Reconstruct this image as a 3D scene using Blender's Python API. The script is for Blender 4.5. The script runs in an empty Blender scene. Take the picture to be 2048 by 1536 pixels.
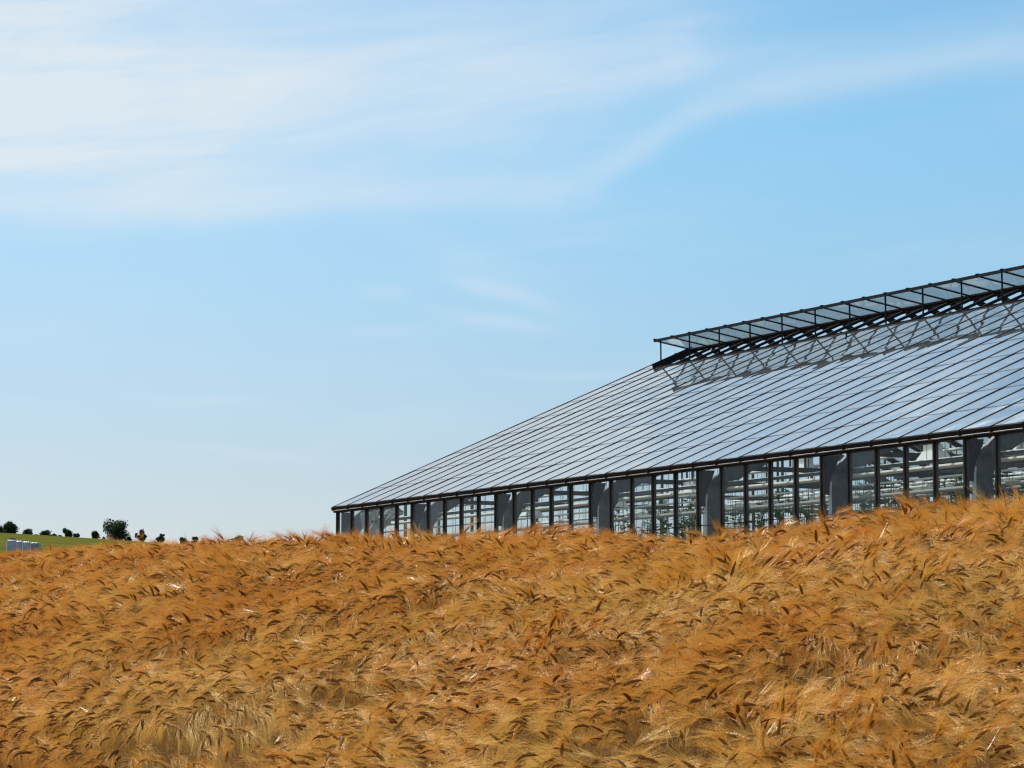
import bpy, math, random
import numpy as np
from mathutils import Vector, Matrix, Euler
R = math.radians
S = bpy.context.scene
COL = S.collection
rng = np.random.default_rng(7)
random.seed(7)

# ------------------------------------------------------------------ camera
EYE = 1.6
cam = bpy.data.cameras.new('camera')
cam.sensor_width = 36.0
cam.lens = 36.0 * 6000 / 2048
cam.clip_start = 0.5
cam.clip_end = 20000
camo = bpy.data.objects.new('camera', cam)
COL.objects.link(camo)
camo.location = (0, 0, EYE)
camo.rotation_euler = (R(90) + math.atan(563 / 6000), 0, 0)
S.camera = camo

# ------------------------------------------------------------------ sun, sky, exposure
SUN_AZ = -38.0      # degrees right of the view direction (negative: left), behind the scene
SUN_EL = 52.0
SKY_STRENGTH = 0.081
sd = Vector((math.sin(R(SUN_AZ)) * math.cos(R(SUN_EL)), math.cos(R(SUN_AZ)) * math.cos(R(SUN_EL)), math.sin(R(SUN_EL))))
sun = bpy.data.lights.new('sun', 'SUN')
sun.energy = 5.0
sun.angle = R(0.5)
sun.color = (1.0, 0.95, 0.87)
suno = bpy.data.objects.new('sun', sun)
COL.objects.link(suno)
suno.rotation_euler = sd.to_track_quat('Z', 'Y').to_euler()
suno.location = (0, 0, 60)

S.view_settings.view_transform = 'Standard'
S.view_settings.look = 'None'
S.view_settings.gamma = 1.0
S.view_settings.use_curve_mapping = False
S.view_settings.exposure = 0.30
S.cycles.max_bounces = 10
S.cycles.diffuse_bounces = 2
S.cycles.glossy_bounces = 5
S.cycles.transmission_bounces = 6
S.cycles.transparent_max_bounces = 48
S.cycles.use_denoising = True
S.cycles.denoiser = 'OPENIMAGEDENOISE'
S.cycles.denoising_input_passes = 'RGB_ALBEDO_NORMAL'
S.cycles.denoising_prefilter = 'NONE'
S.cycles.sample_clamp_indirect = 6.0
S.cycles.caustics_reflective = False
S.cycles.caustics_refractive = False
S.cycles.filter_width = 1.3

class X:
    """tiny expression helper over math nodes"""
    def __init__(s, nt, sock): s.nt, s.k = nt, sock
    def _op(s, op, *o, clamp=False):
        n = s.nt.nodes.new('ShaderNodeMath'); n.operation = op; n.use_clamp = clamp
        for i, v in enumerate((s,) + o):
            if isinstance(v, X): s.nt.links.new(v.k, n.inputs[i])
            else: n.inputs[i].default_value = v
        return X(s.nt, n.outputs[0])
    def __add__(s, o): return s._op('ADD', o)
    def __sub__(s, o): return s._op('SUBTRACT', o)
    def __mul__(s, o): return s._op('MULTIPLY', o)
    def __truediv__(s, o): return s._op('DIVIDE', o)
    def pw(s, o): return s._op('POWER', o)
    def exp(s): return s._op('EXPONENT')
    def sq(s): return s._op('MULTIPLY', s)
    def clamp(s): return s._op('ADD', 0.0, clamp=True)
    def sstep(s, a, b):
        n = s.nt.nodes.new('ShaderNodeMapRange'); n.interpolation_type = 'SMOOTHSTEP'
        s.nt.links.new(s.k, n.inputs[0]); n.inputs[1].default_value = a; n.inputs[2].default_value = b
        return X(s.nt, n.outputs[0])

W = bpy.data.worlds.new('World')
S.world = W
W.use_nodes = True
nt = W.node_tree
nt.nodes.clear()
sky = nt.nodes.new('ShaderNodeTexSky')
sky.sky_type = 'NISHITA'
sky.sun_disc = False
sky.sun_elevation = R(SUN_EL)
sky.sun_rotation = R(SUN_AZ)
sky.altitude = 0
sky.air_density = 1.0
sky.dust_density = 0.25
sky.ozone_density = 2.5
tc = nt.nodes.new('ShaderNodeTexCoord')
sep = nt.nodes.new('ShaderNodeSeparateXYZ')
nt.links.new(tc.outputs['Generated'], sep.inputs[0])
dx, dy, dz = (X(nt, sep.outputs[i]) for i in range(3))
U0 = dx._op('ARCTAN2', dy) * 6.0                                 # azimuth, 6 units per radian
V0 = (dz / (dx.sq() + dy.sq() + 1e-6)._op('SQRT')) * 6.0         # elevation, same unit
def noise(vec, scale, detail=4, rough=0.55, dist=0.0):
    n = nt.nodes.new('ShaderNodeTexNoise'); n.inputs['Scale'].default_value = scale
    n.inputs['Detail'].default_value = detail; n.inputs['Roughness'].default_value = rough
    n.inputs['Distortion'].default_value = dist
    nt.links.new(vec, n.inputs['Vector']); return X(nt, n.outputs[0])
def vec(a, b, c=0.0):
    n = nt.nodes.new('ShaderNodeCombineXYZ')
    for i, v in enumerate((a, b, c)):
        if isinstance(v, X): nt.links.new(v.k, n.inputs[i])
        else: n.inputs[i].default_value = v
    return n.outputs[0]
w1 = noise(vec(U0, V0), 2.2, 3) - 0.5
w2 = noise(vec(U0 + 7.3, V0 + 2.1), 2.2, 3) - 0.5
U = U0 + w1 * 0.22
V = V0 + w2 * 0.10
streak = noise(vec(U0 * 0.9 - V0 * 0.5, V0 * 5.0 - U0 * 0.5), 1.6, 7, 0.62, 0.4)   # cirrus fibres, nearly level
soft = noise(vec(U0 * 0.8 + 3.0, V0 * 2.2 - U0 * 0.3), 1.5, 4, 0.5, 0.2)
# the long arc of cirrus: its lower edge climbs from left to right
fc = nt.nodes.new('ShaderNodeFloatCurve')
un = (U + 1.1) / 2.2
nt.links.new(un.clamp().k, fc.inputs['Value'])
pts = [(-1.1, .880), (-.824, .885), (-.424, .90), (-.124, .925), (.126, .955), (.256, 1.03), (.376, 1.10), (.676, 1.155), (1.1, 1.21)]
cv = fc.mapping.curves[0]
while len(cv.points) < len(pts): cv.points.new(0.5, 0.5)
for p, (a, b) in zip(cv.points, pts): p.location = ((a + 1.1) / 2.2, b / 1.5)
fc.mapping.update()
s_ = V - X(nt, fc.outputs[0]) * 1.5
leftfade = (U * -1.0).sstep(-0.75, 0.55)
gap = s_.sstep(0.06, 0.15) * U.sstep(0.25, 0.6)                  # clear blue above the arc on the right
band = (((s_ - 0.022) / 0.040).sq() * -1.0).exp() * (streak.sstep(0.2, 0.6) * 0.35 + 0.65) * (U.sstep(-1.15, -0.5) * 0.18 + 0.26)
upper = s_.sstep(-0.02, 0.14) * (leftfade * 0.16 + 0.14) * (gap * -0.95 + 1.0)
def blob(u, v, su, sv, tilt=0.0):
    a = U - u; b = V - v - a * tilt
    return ((a / su).sq() * -1.0 - (b / sv).sq()).exp()
veil = blob(-.92, 1.17, .46, .15) * 0.72 + blob(-1.0, .98, .36, .10, .08) * 0.26 + blob(0.10, 1.22, .40, .10, .10) * 0.26 + blob(-.35, 1.08, .3, .03, .12) * .18 + blob(.33, 1.23, .06, .05) * .2
wisps = blob(.0, .755, .13, .022, -.22) * .45 + blob(-.02, .69, .13, .016, -.06) * .4 + blob(-.27, .735, .05, .012) * .25 \
    + blob(-.26, .66, .10, .012, .03) * .2 + blob(-.5, .42, .18, .010, -.12) * .22 + blob(-.62, .535, .14, .012, -.05) * .25 \
    + blob(.12, .585, .14, .010) * .25 + blob(-.1, .83, .16, .03, -.22) * .2
added_veil = V0.sstep(1.33, 1.62) * ((U0 * -1.0).sstep(-0.5, 0.7) * 1.1 + 0.6) * (soft.sstep(0.35, 0.65) * 0.75 + 0.22)          # denser cirrus added above the view to brighten the roof glass reflections
far_ = (U0.sq()).sstep(1.2, 4.0) * V0.sstep(0.2, 1.0) * soft.sstep(0.4, 0.72) * 0.45
wisps = wisps * 0.62
dens = band * 0.85 + (upper + veil) * (streak.sstep(0.28, 0.68) * 0.62 + 0.55) + wisps * (streak.sstep(0.25, 0.6) * 0.7 + 0.5) + (added_veil + far_) * (streak.sstep(0.25, 0.75) * 0.8 + 0.35)
thin = streak.sstep(0.42, 0.8) * soft.sstep(0.3, 0.65) * 0.16
dens = ((dens + thin + (U0 * -1.0).sstep(-0.7, 0.9) * 0.21) * 0.92)._op('MINIMUM', 0.92)
# sky colour grading: cooler and a little deeper than the raw model (polarised summer sky)
grade = nt.nodes.new('ShaderNodeMix'); grade.data_type = 'RGBA'; grade.blend_type = 'MULTIPLY'
grade.inputs[0].default_value = 1.0
nt.links.new(sky.outputs[0], grade.inputs[6])
gm = nt.nodes.new('ShaderNodeMix'); gm.data_type = 'RGBA'          # a clear, polarised summer sky: flatter towards the horizon, deeper above
gm.inputs[6].default_value = (0.81, 0.81, 0.94, 1); gm.inputs[7].default_value = (0.88, 1.19, 1.21, 1)
nt.links.new(V0.sstep(0.15, 1.25).k, gm.inputs[0]); nt.links.new(gm.outputs[2], grade.inputs[7])
mixc = nt.nodes.new('ShaderNodeMix'); mixc.data_type = 'RGBA'
nt.links.new(dens.k, mixc.inputs[0])
nt.links.new(grade.outputs[2], mixc.inputs[6])
cc = nt.nodes.new('ShaderNodeMix'); cc.data_type = 'RGBA'           # cirrus colour, raised above the view so the roof glass reflects brighter
cc.inputs[6].default_value = (7.5, 8.25, 8.85, 1); cc.inputs[7].default_value = (10.4, 12.4, 13.6, 1)
nt.links.new(V0.sstep(1.3, 2.7).k, cc.inputs[0]); nt.links.new(cc.outputs[2], mixc.inputs[7])
bg = nt.nodes.new('ShaderNodeBackground')
bg.inputs[1].default_value = SKY_STRENGTH
nt.links.new(mixc.outputs[2], bg.inputs[0])
wo = nt.nodes.new('ShaderNodeOutputWorld')
nt.links.new(bg.outputs[0], wo.inputs[0])

# ------------------------------------------------------------------ helpers
def tag(o, label=None, cat=None, group=None, kind=None):
    if label: o['label'] = label
    if cat: o['category'] = cat
    if group: o['group'] = group
    if kind: o['kind'] = kind
    return o
def empty(name, loc=(0, 0, 0), rz=0.0):
    o = bpy.data.objects.new(name, None); COL.objects.link(o)
    o.empty_display_size = 0.3
    o.location = loc; o.rotation_euler = (0, 0, rz); return o
def link(name, me, mat=None, parent=None, loc=None):
    o = bpy.data.objects.new(name, me)
    COL.objects.link(o)
    if mat and not me.materials: me.materials.append(mat)
    if parent: o.parent = parent
    if loc: o.location = loc
    return o
class MB:
    def __init__(s): s.v, s.f, s.m = [], [], []
    def add(s, vs, fs, mi=0):
        b = len(s.v); s.v += [tuple(p) for p in vs]
        s.f += [tuple(i + b for i in q) for q in fs]; s.m += [mi] * len(fs)
    def box(s, a, b, mi=0):
        (x0, y0, z0), (x1, y1, z1) = a, b
        s.add([(x0,y0,z0),(x1,y0,z0),(x1,y1,z0),(x0,y1,z0),(x0,y0,z1),(x1,y0,z1),(x1,y1,z1),(x0,y1,z1)],
              [(3,2,1,0),(4,5,6,7),(0,1,5,4),(1,2,6,5),(2,3,7,6),(3,0,4,7)], mi)
    def bar(s, a, b, w, h, up=(0, 0, 1), mi=0):
        a, b = Vector(a), Vector(b); d = (b - a).normalized(); u = Vector(up)
        r = d.cross(u).normalized(); u = r.cross(d)
        r *= w / 2; u *= h / 2
        s.add([a-r-u, a+r-u, a+r+u, a-r+u, b-r-u, b+r-u, b+r+u, b-r+u],
              [(0,1,2,3),(7,6,5,4),(0,4,5,1),(1,5,6,2),(2,6,7,3),(3,7,4,0)], mi)
    def tube(s, pts, r, n=6, mi=0, caps=True):
        P = [Vector(p) for p in pts]; rs = r if hasattr(r, '__len__') else [r] * len(P)
        base = len(s.v)
        for i, p in enumerate(P):
            d = (P[min(i+1, len(P)-1)] - P[max(i-1, 0)]).normalized()
            q = Vector((0,0,1)) if abs(d.z) < .9 else Vector((1,0,0))
            e1 = d.cross(q).normalized(); e2 = d.cross(e1)
            for k in range(n):
                t = 2 * math.pi * k / n
                s.v.append(tuple(p + (e1 * math.cos(t) + e2 * math.sin(t)) * rs[i]))
        for i in range(len(P) - 1):
            for k in range(n):
                a = base + i*n + k; b = base + i*n + (k+1) % n
                s.f.append((a, b, b+n, a+n)); s.m.append(mi)
        if caps:
            s.f.append(tuple(base + k for k in range(n))[::-1]); s.m.append(mi)
            s.f.append(tuple(base + (len(P)-1)*n + k for k in range(n))); s.m.append(mi)
    def mesh(s, name, mats=()):
        me = bpy.data.meshes.new(name); me.from_pydata(s.v, [], s.f)
        for m in mats: me.materials.append(m)
        if len(mats) > 1: me.polygons.foreach_set('material_index', s.m)
        me.update(); return me
    def obj(s, name, mat=None, parent=None, loc=None, mats=None):
        return link(name, s.mesh(name, mats or ([mat] if mat else [])), None, parent, loc)

def mat(name, base, rough=0.6, spec=0.5, metal=0.0, var=0.0, scale=8.0, bump=0.0, trans=0.0):
    m = bpy.data.materials.new(name); m.use_nodes = True
    t = m.node_tree; b = t.nodes['Principled BSDF']
    b.inputs['Roughness'].default_value = rough
    b.inputs['Metallic'].default_value = metal
    b.inputs['Specular IOR Level'].default_value = spec
    b.inputs['Base Color'].default_value = (*base, 1)
    if var or bump:
        tcn = t.nodes.new('ShaderNodeTexCoord')
        n = t.nodes.new('ShaderNodeTexNoise'); n.inputs['Scale'].default_value = scale; n.inputs['Detail'].default_value = 5
        t.links.new(tcn.outputs['Object'], n.inputs['Vector'])
    if var:
        r = t.nodes.new('ShaderNodeMapRange'); r.inputs[1].default_value = .3; r.inputs[2].default_value = .7
        r.inputs[3].default_value = 1 - var; r.inputs[4].default_value = 1 + var
        t.links.new(n.outputs[0], r.inputs[0])
        mx = t.nodes.new('ShaderNodeMix'); mx.data_type = 'RGBA'; mx.blend_type = 'MULTIPLY'; mx.inputs[0].default_value = 1
        mx.inputs[6].default_value = (*base, 1); t.links.new(r.outputs[0], mx.inputs[7])
        t.links.new(mx.outputs[2], b.inputs['Base Color'])
    if bump:
        bp = t.nodes.new('ShaderNodeBump'); bp.inputs['Strength'].default_value = bump; bp.inputs['Distance'].default_value = .01
        t.links.new(n.outputs[0], bp.inputs['Height']); t.links.new(bp.outputs[0], b.inputs['Normal'])
    if trans:
        tr = t.nodes.new('ShaderNodeBsdfTranslucent'); tr.inputs[0].default_value = (*base, 1)
        if var: t.links.new(mx.outputs[2], tr.inputs[0])
        ms = t.nodes.new('ShaderNodeMixShader'); ms.inputs[0].default_value = trans
        out = t.nodes['Material Output']
        t.links.new(b.outputs[0], ms.inputs[1]); t.links.new(tr.outputs[0], ms.inputs[2]); t.links.new(ms.outputs[0], out.inputs[0])
    return m

def glass(name, tint, dirt, dirt_col, rough=0.0, wave=0.0, wscale=1.5, dscale=2.0, grazing=4.4, f0=.043):
    """clear pane: Schlick reflection over straight-through transmission, plus a film of dirt"""
    m = bpy.data.materials.new(name); m.use_nodes = True
    t = m.node_tree; t.nodes.clear(); L = t.links.new
    out = t.nodes.new('ShaderNodeOutputMaterial')
    lw = t.nodes.new('ShaderNodeLayerWeight')
    F = X(t, lw.outputs['Facing']).pw(grazing) * (1 - f0) + f0
    tr = t.nodes.new('ShaderNodeBsdfTransparent'); tr.inputs[0].default_value = (*tint, 1)
    gl = t.nodes.new('ShaderNodeBsdfGlossy'); gl.inputs['Roughness'].default_value = rough
    tcn = t.nodes.new('ShaderNodeTexCoord')
    oi = t.nodes.new('ShaderNodeObjectInfo')
    mul = t.nodes.new('ShaderNodeVectorMath'); mul.operation = 'MULTIPLY_ADD'
    L(oi.outputs['Random'], mul.inputs[0]); mul.inputs[1].default_value = (37, 51, 13)
    L(tcn.outputs['Object'], mul.inputs[2])
    if wave:
        n = t.nodes.new('ShaderNodeTexNoise'); n.inputs['Scale'].default_value = wscale; n.inputs['Detail'].default_value = 1
        L(mul.outputs[0], n.inputs['Vector'])
        bp = t.nodes.new('ShaderNodeBump'); bp.inputs['Strength'].default_value = 1; bp.inputs['Distance'].default_value = wave
        L(n.outputs[0], bp.inputs['Height']); L(bp.outputs[0], gl.inputs['Normal'])
    ms = t.nodes.new('ShaderNodeMixShader')
    L(F.k, ms.inputs[0]); L(tr.outputs[0], ms.inputs[1]); L(gl.outputs[0], ms.inputs[2])
    n2 = t.nodes.new('ShaderNodeTexNoise'); n2.inputs['Scale'].default_value = dscale; n2.inputs['Detail'].default_value = 5
    mp = t.nodes.new('ShaderNodeMapping'); mp.inputs['Scale'].default_value = (3, 3, .6)
    L(mul.outputs[0], mp.inputs['Vector']); L(mp.outputs[0], n2.inputs['Vector'])
    D = X(t, n2.outputs[0]).sstep(.3, .75) * dirt * 0.7 + dirt * 0.55
    df = t.nodes.new('ShaderNodeBsdfDiffuse'); df.inputs[0].default_value = (*dirt_col, 1)
    tl = t.nodes.new('ShaderNodeBsdfTranslucent'); tl.inputs[0].default_value = (*dirt_col, 1)
    md = t.nodes.new('ShaderNodeMixShader'); md.inputs[0].default_value = .5
    L(df.outputs[0], md.inputs[1]); L(tl.outputs[0], md.inputs[2])
    m2 = t.nodes.new('ShaderNodeMixShader')
    L(D.k, m2.inputs[0]); L(ms.outputs[0], m2.inputs[1]); L(md.outputs[0], m2.inputs[2])
    L(m2.outputs[0], out.inputs[0])
    return m

M = dict(
    rust=mat('rusty_strip', (.09, .055, .04), .7, .3),
    brown=mat('dark_brown_paint', (.011, .006, .005), .6, .06, var=.25, scale=14),
    postin=mat('grey_post_liner', (.10, .095, .095), .5, .4, var=.2, scale=10),
    postp=mat('weathered_post_paint', (.016, .012, .012), .5, .25, var=.3, scale=10),
    alu=mat('aluminium_strip', (.85, .82, .80), .22, .5, 1.0),
    bar=mat('dark_glazing_bar', (.007, .008, .013), .6, .12, var=.2),
    framelitrim=mat('lit_frame_edge', (.45, .46, .47), .5, .4, var=.15, scale=5),  # light falling on the column edge put into a paler colour
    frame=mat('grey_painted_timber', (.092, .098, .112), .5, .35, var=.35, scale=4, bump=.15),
    gusset=mat('dark_corner_board', (.035, .038, .050), .7, .3),
    inner=mat('dark_inner_steel', (.035, .04, .05), .55, .4, var=.2),
    pipe=mat('white_pipe_paint', (.74, .72, .68), .4, .5, var=.1, scale=6),
    greypipe=mat('grey_pipe', (.30, .30, .29), .5, .5, var=.1),
    lamp=mat('white_lamp_enamel', (.78, .78, .75), .35, .5),
    conc=mat('concrete', (.30, .29, .27), .85, .2, var=.15, scale=4, bump=.3),
    plastic=mat('crumpled_plastic_film', (.55, .57, .58), .3, .6, var=.15, scale=6, trans=.45),
    balelitedge=mat('sunlit_wrap_edge', (.8, .82, .85), .3, .5),  # near-white for the sunlit edges of the bales
    bale=mat('shaded_bale_wrap', (.20, .235, .31), .32, .5, var=.2, scale=3, bump=.4),  # white wrap with the shade on its face put into the colour
    balegrey=mat('pale_grey_bale_wrap', (.12, .13, .15), .38, .5, var=.2, scale=3, bump=.5),
    tyre=mat('black_tyre_rubber', (.025, .025, .025), .8, .2),
    bark=mat('tree_bark', (.05, .04, .03), .9, .1, var=.2),
    leafA=mat('dark_tree_leaf', (.022, .040, .014), .6, .2, var=.45, scale=.8, trans=.25),
    leafB=mat('mid_tree_leaf', (.032, .056, .018), .6, .2, var=.4, scale=.8, trans=.25),
    crop=mat('crop_leaf', (.035, .075, .018), .5, .3, var=.4, scale=6, trans=.35),
    roofglass=glass('roof_glass', (.95, .97, .965), 0.075, (.44, .52, .57), 0.0, .0065, 1.1, 1.2, grazing=2.0),
    dustyglass=glass('dusty_wall_glass', (.90, .94, .945), .07, (.30, .34, .36), .0, .0005, 2.0, .8, grazing=6.0, f0=.015),
    wallglass=glass('wall_glass', (.94, .965, .97), .010, (.40, .44, .46), .0, .0005, 2.0, .8, grazing=7.0, f0=.008),
    ventglass=glass('vent_glass', (.93, .965, .975), .07, (.46, .54, .58), .02, .0008, 2.0, .9),
    backglass=glass('back_glass', (.965, .985, .985), .01, (.5, .52, .5), .0),
)

# ------------------------------------------------------------------ terrain
DE = np.array([.43930414, -.89833839]); DP = np.array([.89833839, .43930414])   # along the eave (to the right), away from the camera
P0 = np.array([-3.58332578, 61.75561827])                                       # left front corner of the greenhouse wall
_u = (np.array([-200, 0, 100, 170, 244, 330, 450, 560, 676, 1024, 1400, 1800, 2048, 2300]) - 1024) / 6000
_ec = (1331 - np.array([1116, 1109, 1103, 1092, 1077, 1072, 1069, 1070, 1069, 1062, 1049, 1019, 1001, 987])) / 6000
_uh = (np.array([-300, 0, 100, 150, 200, 300, 668, 1400, 2500]) - 1024) / 6000
_eh = (1331 - np.array([1062, 1070, 1075, 1078, 1081, 1087, 1104, 1110, 1116])) / 6000
STRAW_H = 1.04
def smooth(t):
    t = np.clip(t, 0, 1); return t * t * (3 - 2 * t)
def canopy(x, y):
    """height of the crop's top (relative to the eye) over the near field"""
    x = np.asarray(x, float); y = np.asarray(y, float)
    r = np.maximum(y, .5)
    u = np.clip(x / np.maximum(y, 6.0), -.205, .205)
    zc = 17.4 / (.4393 + .8983 * u)
    ec = np.interp(u, _u, _ec)
    B = (16 * ec + .547) / (zc - 16) ** 2
    d = r - zc
    T = np.where(d < 0, ec * zc + ec * d - B * d * d, 0)
    q = np.minimum(d, 6.0)
    T = np.where(d >= 0, ec * zc + ec * q - ec / 12 * q * q, T)
    return -.78 + np.log1p(np.exp(np.clip((T + .78) * 5, -40, 40))) / 5
def ground_h(x, y):
    """ground height in world z"""
    near = canopy(x, y) - STRAW_H + EYE
    rr = np.hypot(x, y)
    u = np.where(y > 1, np.clip(np.asarray(x, float) / np.maximum(y, 1), -.3, .3), .3 * np.sign(x))
    eh = np.interp(u, _uh, _eh)
    t = (rr - 110) / (480 - 110)
    h480 = (eh - .0062) * 480; h800 = eh * 800
    far = np.where(rr < 480, 2.4 + (h480 - 2.4) * np.clip(t, 0, 1) ** 1.15, h480 + (h800 - h480) * np.clip((rr - 480) / 320, 0, 1) ** .93)
    far = far + np.where(rr > 800, -(rr - 800) * .012, 0)
    far = np.maximum(far, -40) + EYE * smooth(t)
    k = smooth((rr - 84) / 30)
    return near * (1 - k) + far * k

def polar(name, radii, angs, m, drop=0.0):
    A, Rr = np.meshgrid(angs, radii)
    x = Rr * np.sin(A); y = Rr * np.cos(A)
    z = ground_h(x, y) - drop
    v = np.stack([x.ravel(), y.ravel(), z.ravel()], 1)
    na, nr = len(angs), len(radii)
    i = np.arange(nr - 1)[:, None] * na + np.arange(na - 1)[None]
    f = np.stack([i, i + 1, i + na + 1, i + na], -1).reshape(-1, 4)[:, ::-1]
    me = bpy.data.meshes.new(name); me.from_pydata(v.tolist(), [], f.tolist()); me.update()
    me.polygons.foreach_set('use_smooth', [True] * len(f))
    o = link(name, me, m); tag(o, kind='structure'); return o
soil = mat('dry_soil_and_straw', (.13, .075, .03), .9, .1, var=.35, scale=6, bump=.6)
meadow = bpy.data.materials.new('green_meadow'); meadow.use_nodes = True
t = meadow.node_tree; b = t.nodes['Principled BSDF']; b.inputs['Roughness'].default_value = .9; b.inputs['Specular IOR Level'].default_value = 0
tcn = t.nodes.new('ShaderNodeTexCoord'); mp = t.nodes.new('ShaderNodeMapping'); mp.inputs['Scale'].default_value = (.02, .11, .0)
n = t.nodes.new('ShaderNodeTexNoise'); n.inputs['Scale'].default_value = 1.0; n.inputs['Detail'].default_value = 7; n.inputs['Roughness'].default_value = .65
t.links.new(tcn.outputs['Object'], mp.inputs[0]); t.links.new(mp.outputs[0], n.inputs['Vector'])
cr = t.nodes.new('ShaderNodeValToRGB')
cr.color_ramp.elements[0].position = .32; cr.color_ramp.elements[0].color = (.046, .054, .010, 1)
cr.color_ramp.elements[1].position = .68; cr.color_ramp.elements[1].color = (.105, .098, .022, 1)
t.links.new(n.outputs[0], cr.inputs[0]); t.links.new(cr.outputs[0], b.inputs['Base Color'])

a1 = np.concatenate([np.linspace(-math.pi, -.35, 20), np.linspace(-.33, .33, 140), np.linspace(.35, math.pi, 20)])
polar('field_ground', np.concatenate([[.05], np.linspace(2, 80, 130)]), a1, soil)
polar('meadow', np.concatenate([np.linspace(80, 300, 40), np.linspace(306, 1000, 120), np.geomspace(1020, 9000, 24)]), a1, meadow)

# ------------------------------------------------------------------ greenhouse
SP = .75                    # bay
NB = 45                     # bays built
LEN = NB * SP
HW = 2.37                   # wall height at the eave
RT, RISE = 8.0, 3.53        # half span and rise
ZE = HW + .082               # roof glass level at t = -.09
SL = math.atan(RISE / (RT + .09)); CS, SN = math.cos(SL), math.sin(SL)
gh = empty('greenhouse', (P0[0], P0[1], EYE + 3.1678 - HW), math.atan2(DE[1], DE[0]))
tag(gh, 'long glass greenhouse with dark glazing bars behind the barley field', 'greenhouse')
def roofz(t): return ZE + (t + .09) * math.tan(SL)
def share(name, me, parent, loc, rot=None):
    o = link(name, me, None, parent, loc)
    if rot: o.rotation_euler = rot
    return o
# plinth, floor
pl = MB(); pl.box((-.1, -.06, -.9), (LEN + .1, .10, .34)); pl.box((-.1, 15.9, -.9), (LEN + .1, 16.06, .34))
pl.box((-.1, .1, -.9), (.06, 15.9, .34)); pl.obj('plinth', M['conc'], gh)
fl = MB(); fl.box((.06, .1, -.2), (LEN, 15.9, .04)); fl.obj('floor_slab', M['conc'], gh)
# front wall
me = None
b_ = MB(); b_.box((-.018, -.040, .34), (.018, -.006, HW - .038)); b_.box((-.020, -.003, .34), (.020, .038, HW - .038), 1); postm = b_.mesh('wall_post', [M['postp'], M['postin']])
for i in range(NB + 1):
    share('wall_post', postm, gh, (i * SP, 0, 0)); 
b_ = MB(); b_.box((.024, -.004, 0), (SP - .024, .002, HW - .955)); lowp = b_.mesh('wall_pane', [M['wallglass']])
b_ = MB(); b_.box((.024, -.004, 0), (SP - .024, .002, .886)); upp = b_.mesh('wall_pane', [M['wallglass']]); dup_ = b_.mesh('wall_pane', [M['dustyglass']])
for i in range(NB):
    rr = lambda k: random.uniform(-k, k)
    share('wall_pane', dup_ if i in (1, 6, 17, 26, 33, 37) else upp, gh, (i * SP, 0, HW - .925), (rr(.0015), 0, rr(.0015)))
    o = share('wall_pane', lowp, gh, (i * SP, 0, .34), (rr(.0015), 0, 0)); o.scale = (1, 1, (HW - .945 - .34) / (HW - .955))
b_ = MB()
for i in range(NB): b_.box((i * SP + .026, -.008, HW - .938), (i * SP + SP - .026, .008, HW - .926))
b_.obj('transom', M['brown'], gh)
# eave: gutter, drip strip, header
g = MB(); L0, L1 = -.10, LEN + .08
prof = [(-.02, .094), (-.092, .086), (-.110, .080), (-.115, .072), (-.106, .014), (-.088, .009), (-.02, .009)]
pv = [(L0, y, HW + z) for y, z in prof] + [(L1, y, HW + z) for y, z in prof]; k = len(prof)
g.add(pv, [tuple(range(k)), tuple(range(k, 2 * k))[::-1]] + [(i, i + k, (i + 1) % k + k, (i + 1) % k) for i in range(k)])
g.obj('gutter', M['brown'], gh)
d = MB(); d.bar((L0, -.098, HW + .001), (L1, -.098, HW + .001), .022, .005, (0, -.55, -.83)); d.obj('drip_strip', M['alu'], gh)
h = MB(); h.box((L0 + .02, -.072, HW - .036), (L1, .055, HW - .002)); h.obj('eave_beam', M['brown'], gh)
b_ = MB(); b_.box((-.010, -.119, .002), (.010, -.10, .084)); cm = b_.mesh('gutter_bracket', [M['brown']])
for i in range(NB + 1): share('gutter_bracket', cm, gh, (i * SP, 0, HW))
# roof bars
b_ = MB(); ts = 7.05
b_.bar((0, -.10, roofz(-.10) - .012), (0, RT - .02, roofz(RT - .02) - .009), .034, .056, (0, -SN, CS))
barm = b_.mesh('glazing_bar', [M['bar']])
for i in range(NB + 1): share('glazing_bar', barm, gh, (i * SP, 0, 0))
# roof panes: eight overlapping rows up to the vent, a ninth where there is no vent
ROWS = [-.09 + .9 * i for i in range(8)] + [7.09]
def pane_mesh(t0, t1):
    w = SP - .034; ln = (t1 - t0) / CS + .03
    m_ = MB(); m_.box((-w / 2, 0, -.002), (w / 2, ln, .002)); return m_.mesh('roof_pane', [M['roofglass']])
p9 = pane_mesh(0, .9); pl9 = pane_mesh(0, RT - 7.09 - .05)
def put_pane(i, r, me):
    t0 = ROWS[r]
    o = share('roof_pane', me, gh, (i * SP + SP / 2, t0, roofz(t0) + .010))
    o.rotation_euler = (SL - .0042 + rr(.0010), rr(.0024), rr(.0006)); return o
NP = 34
for i in range(NP):
    for r in range(8): put_pane(i, r, p9)
put_pane(0, 8, pl9)
ex = MB()
for i in range(NP, NB):
    for r in range(8):
        t0, t1 = ROWS[r], ROWS[r] + .93
        x0, x1 = i * SP + .017, i * SP + SP - .017
        za, zb = roofz(t0) + .012, roofz(t1) + .004
        ex.add([(x0,t0,za),(x1,t0,za),(x1,t1,zb),(x0,t1,zb),(x0,t0,za+.004),(x1,t0,za+.004),(x1,t1,zb+.004),(x0,t1,zb+.004)],
               [(3,2,1,0),(4,5,6,7),(0,1,5,4),(1,2,6,5),(2,3,7,6),(3,0,4,7)])
tag(ex.obj('roof_pane', M['roofglass'], gh), kind='stuff')
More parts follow.
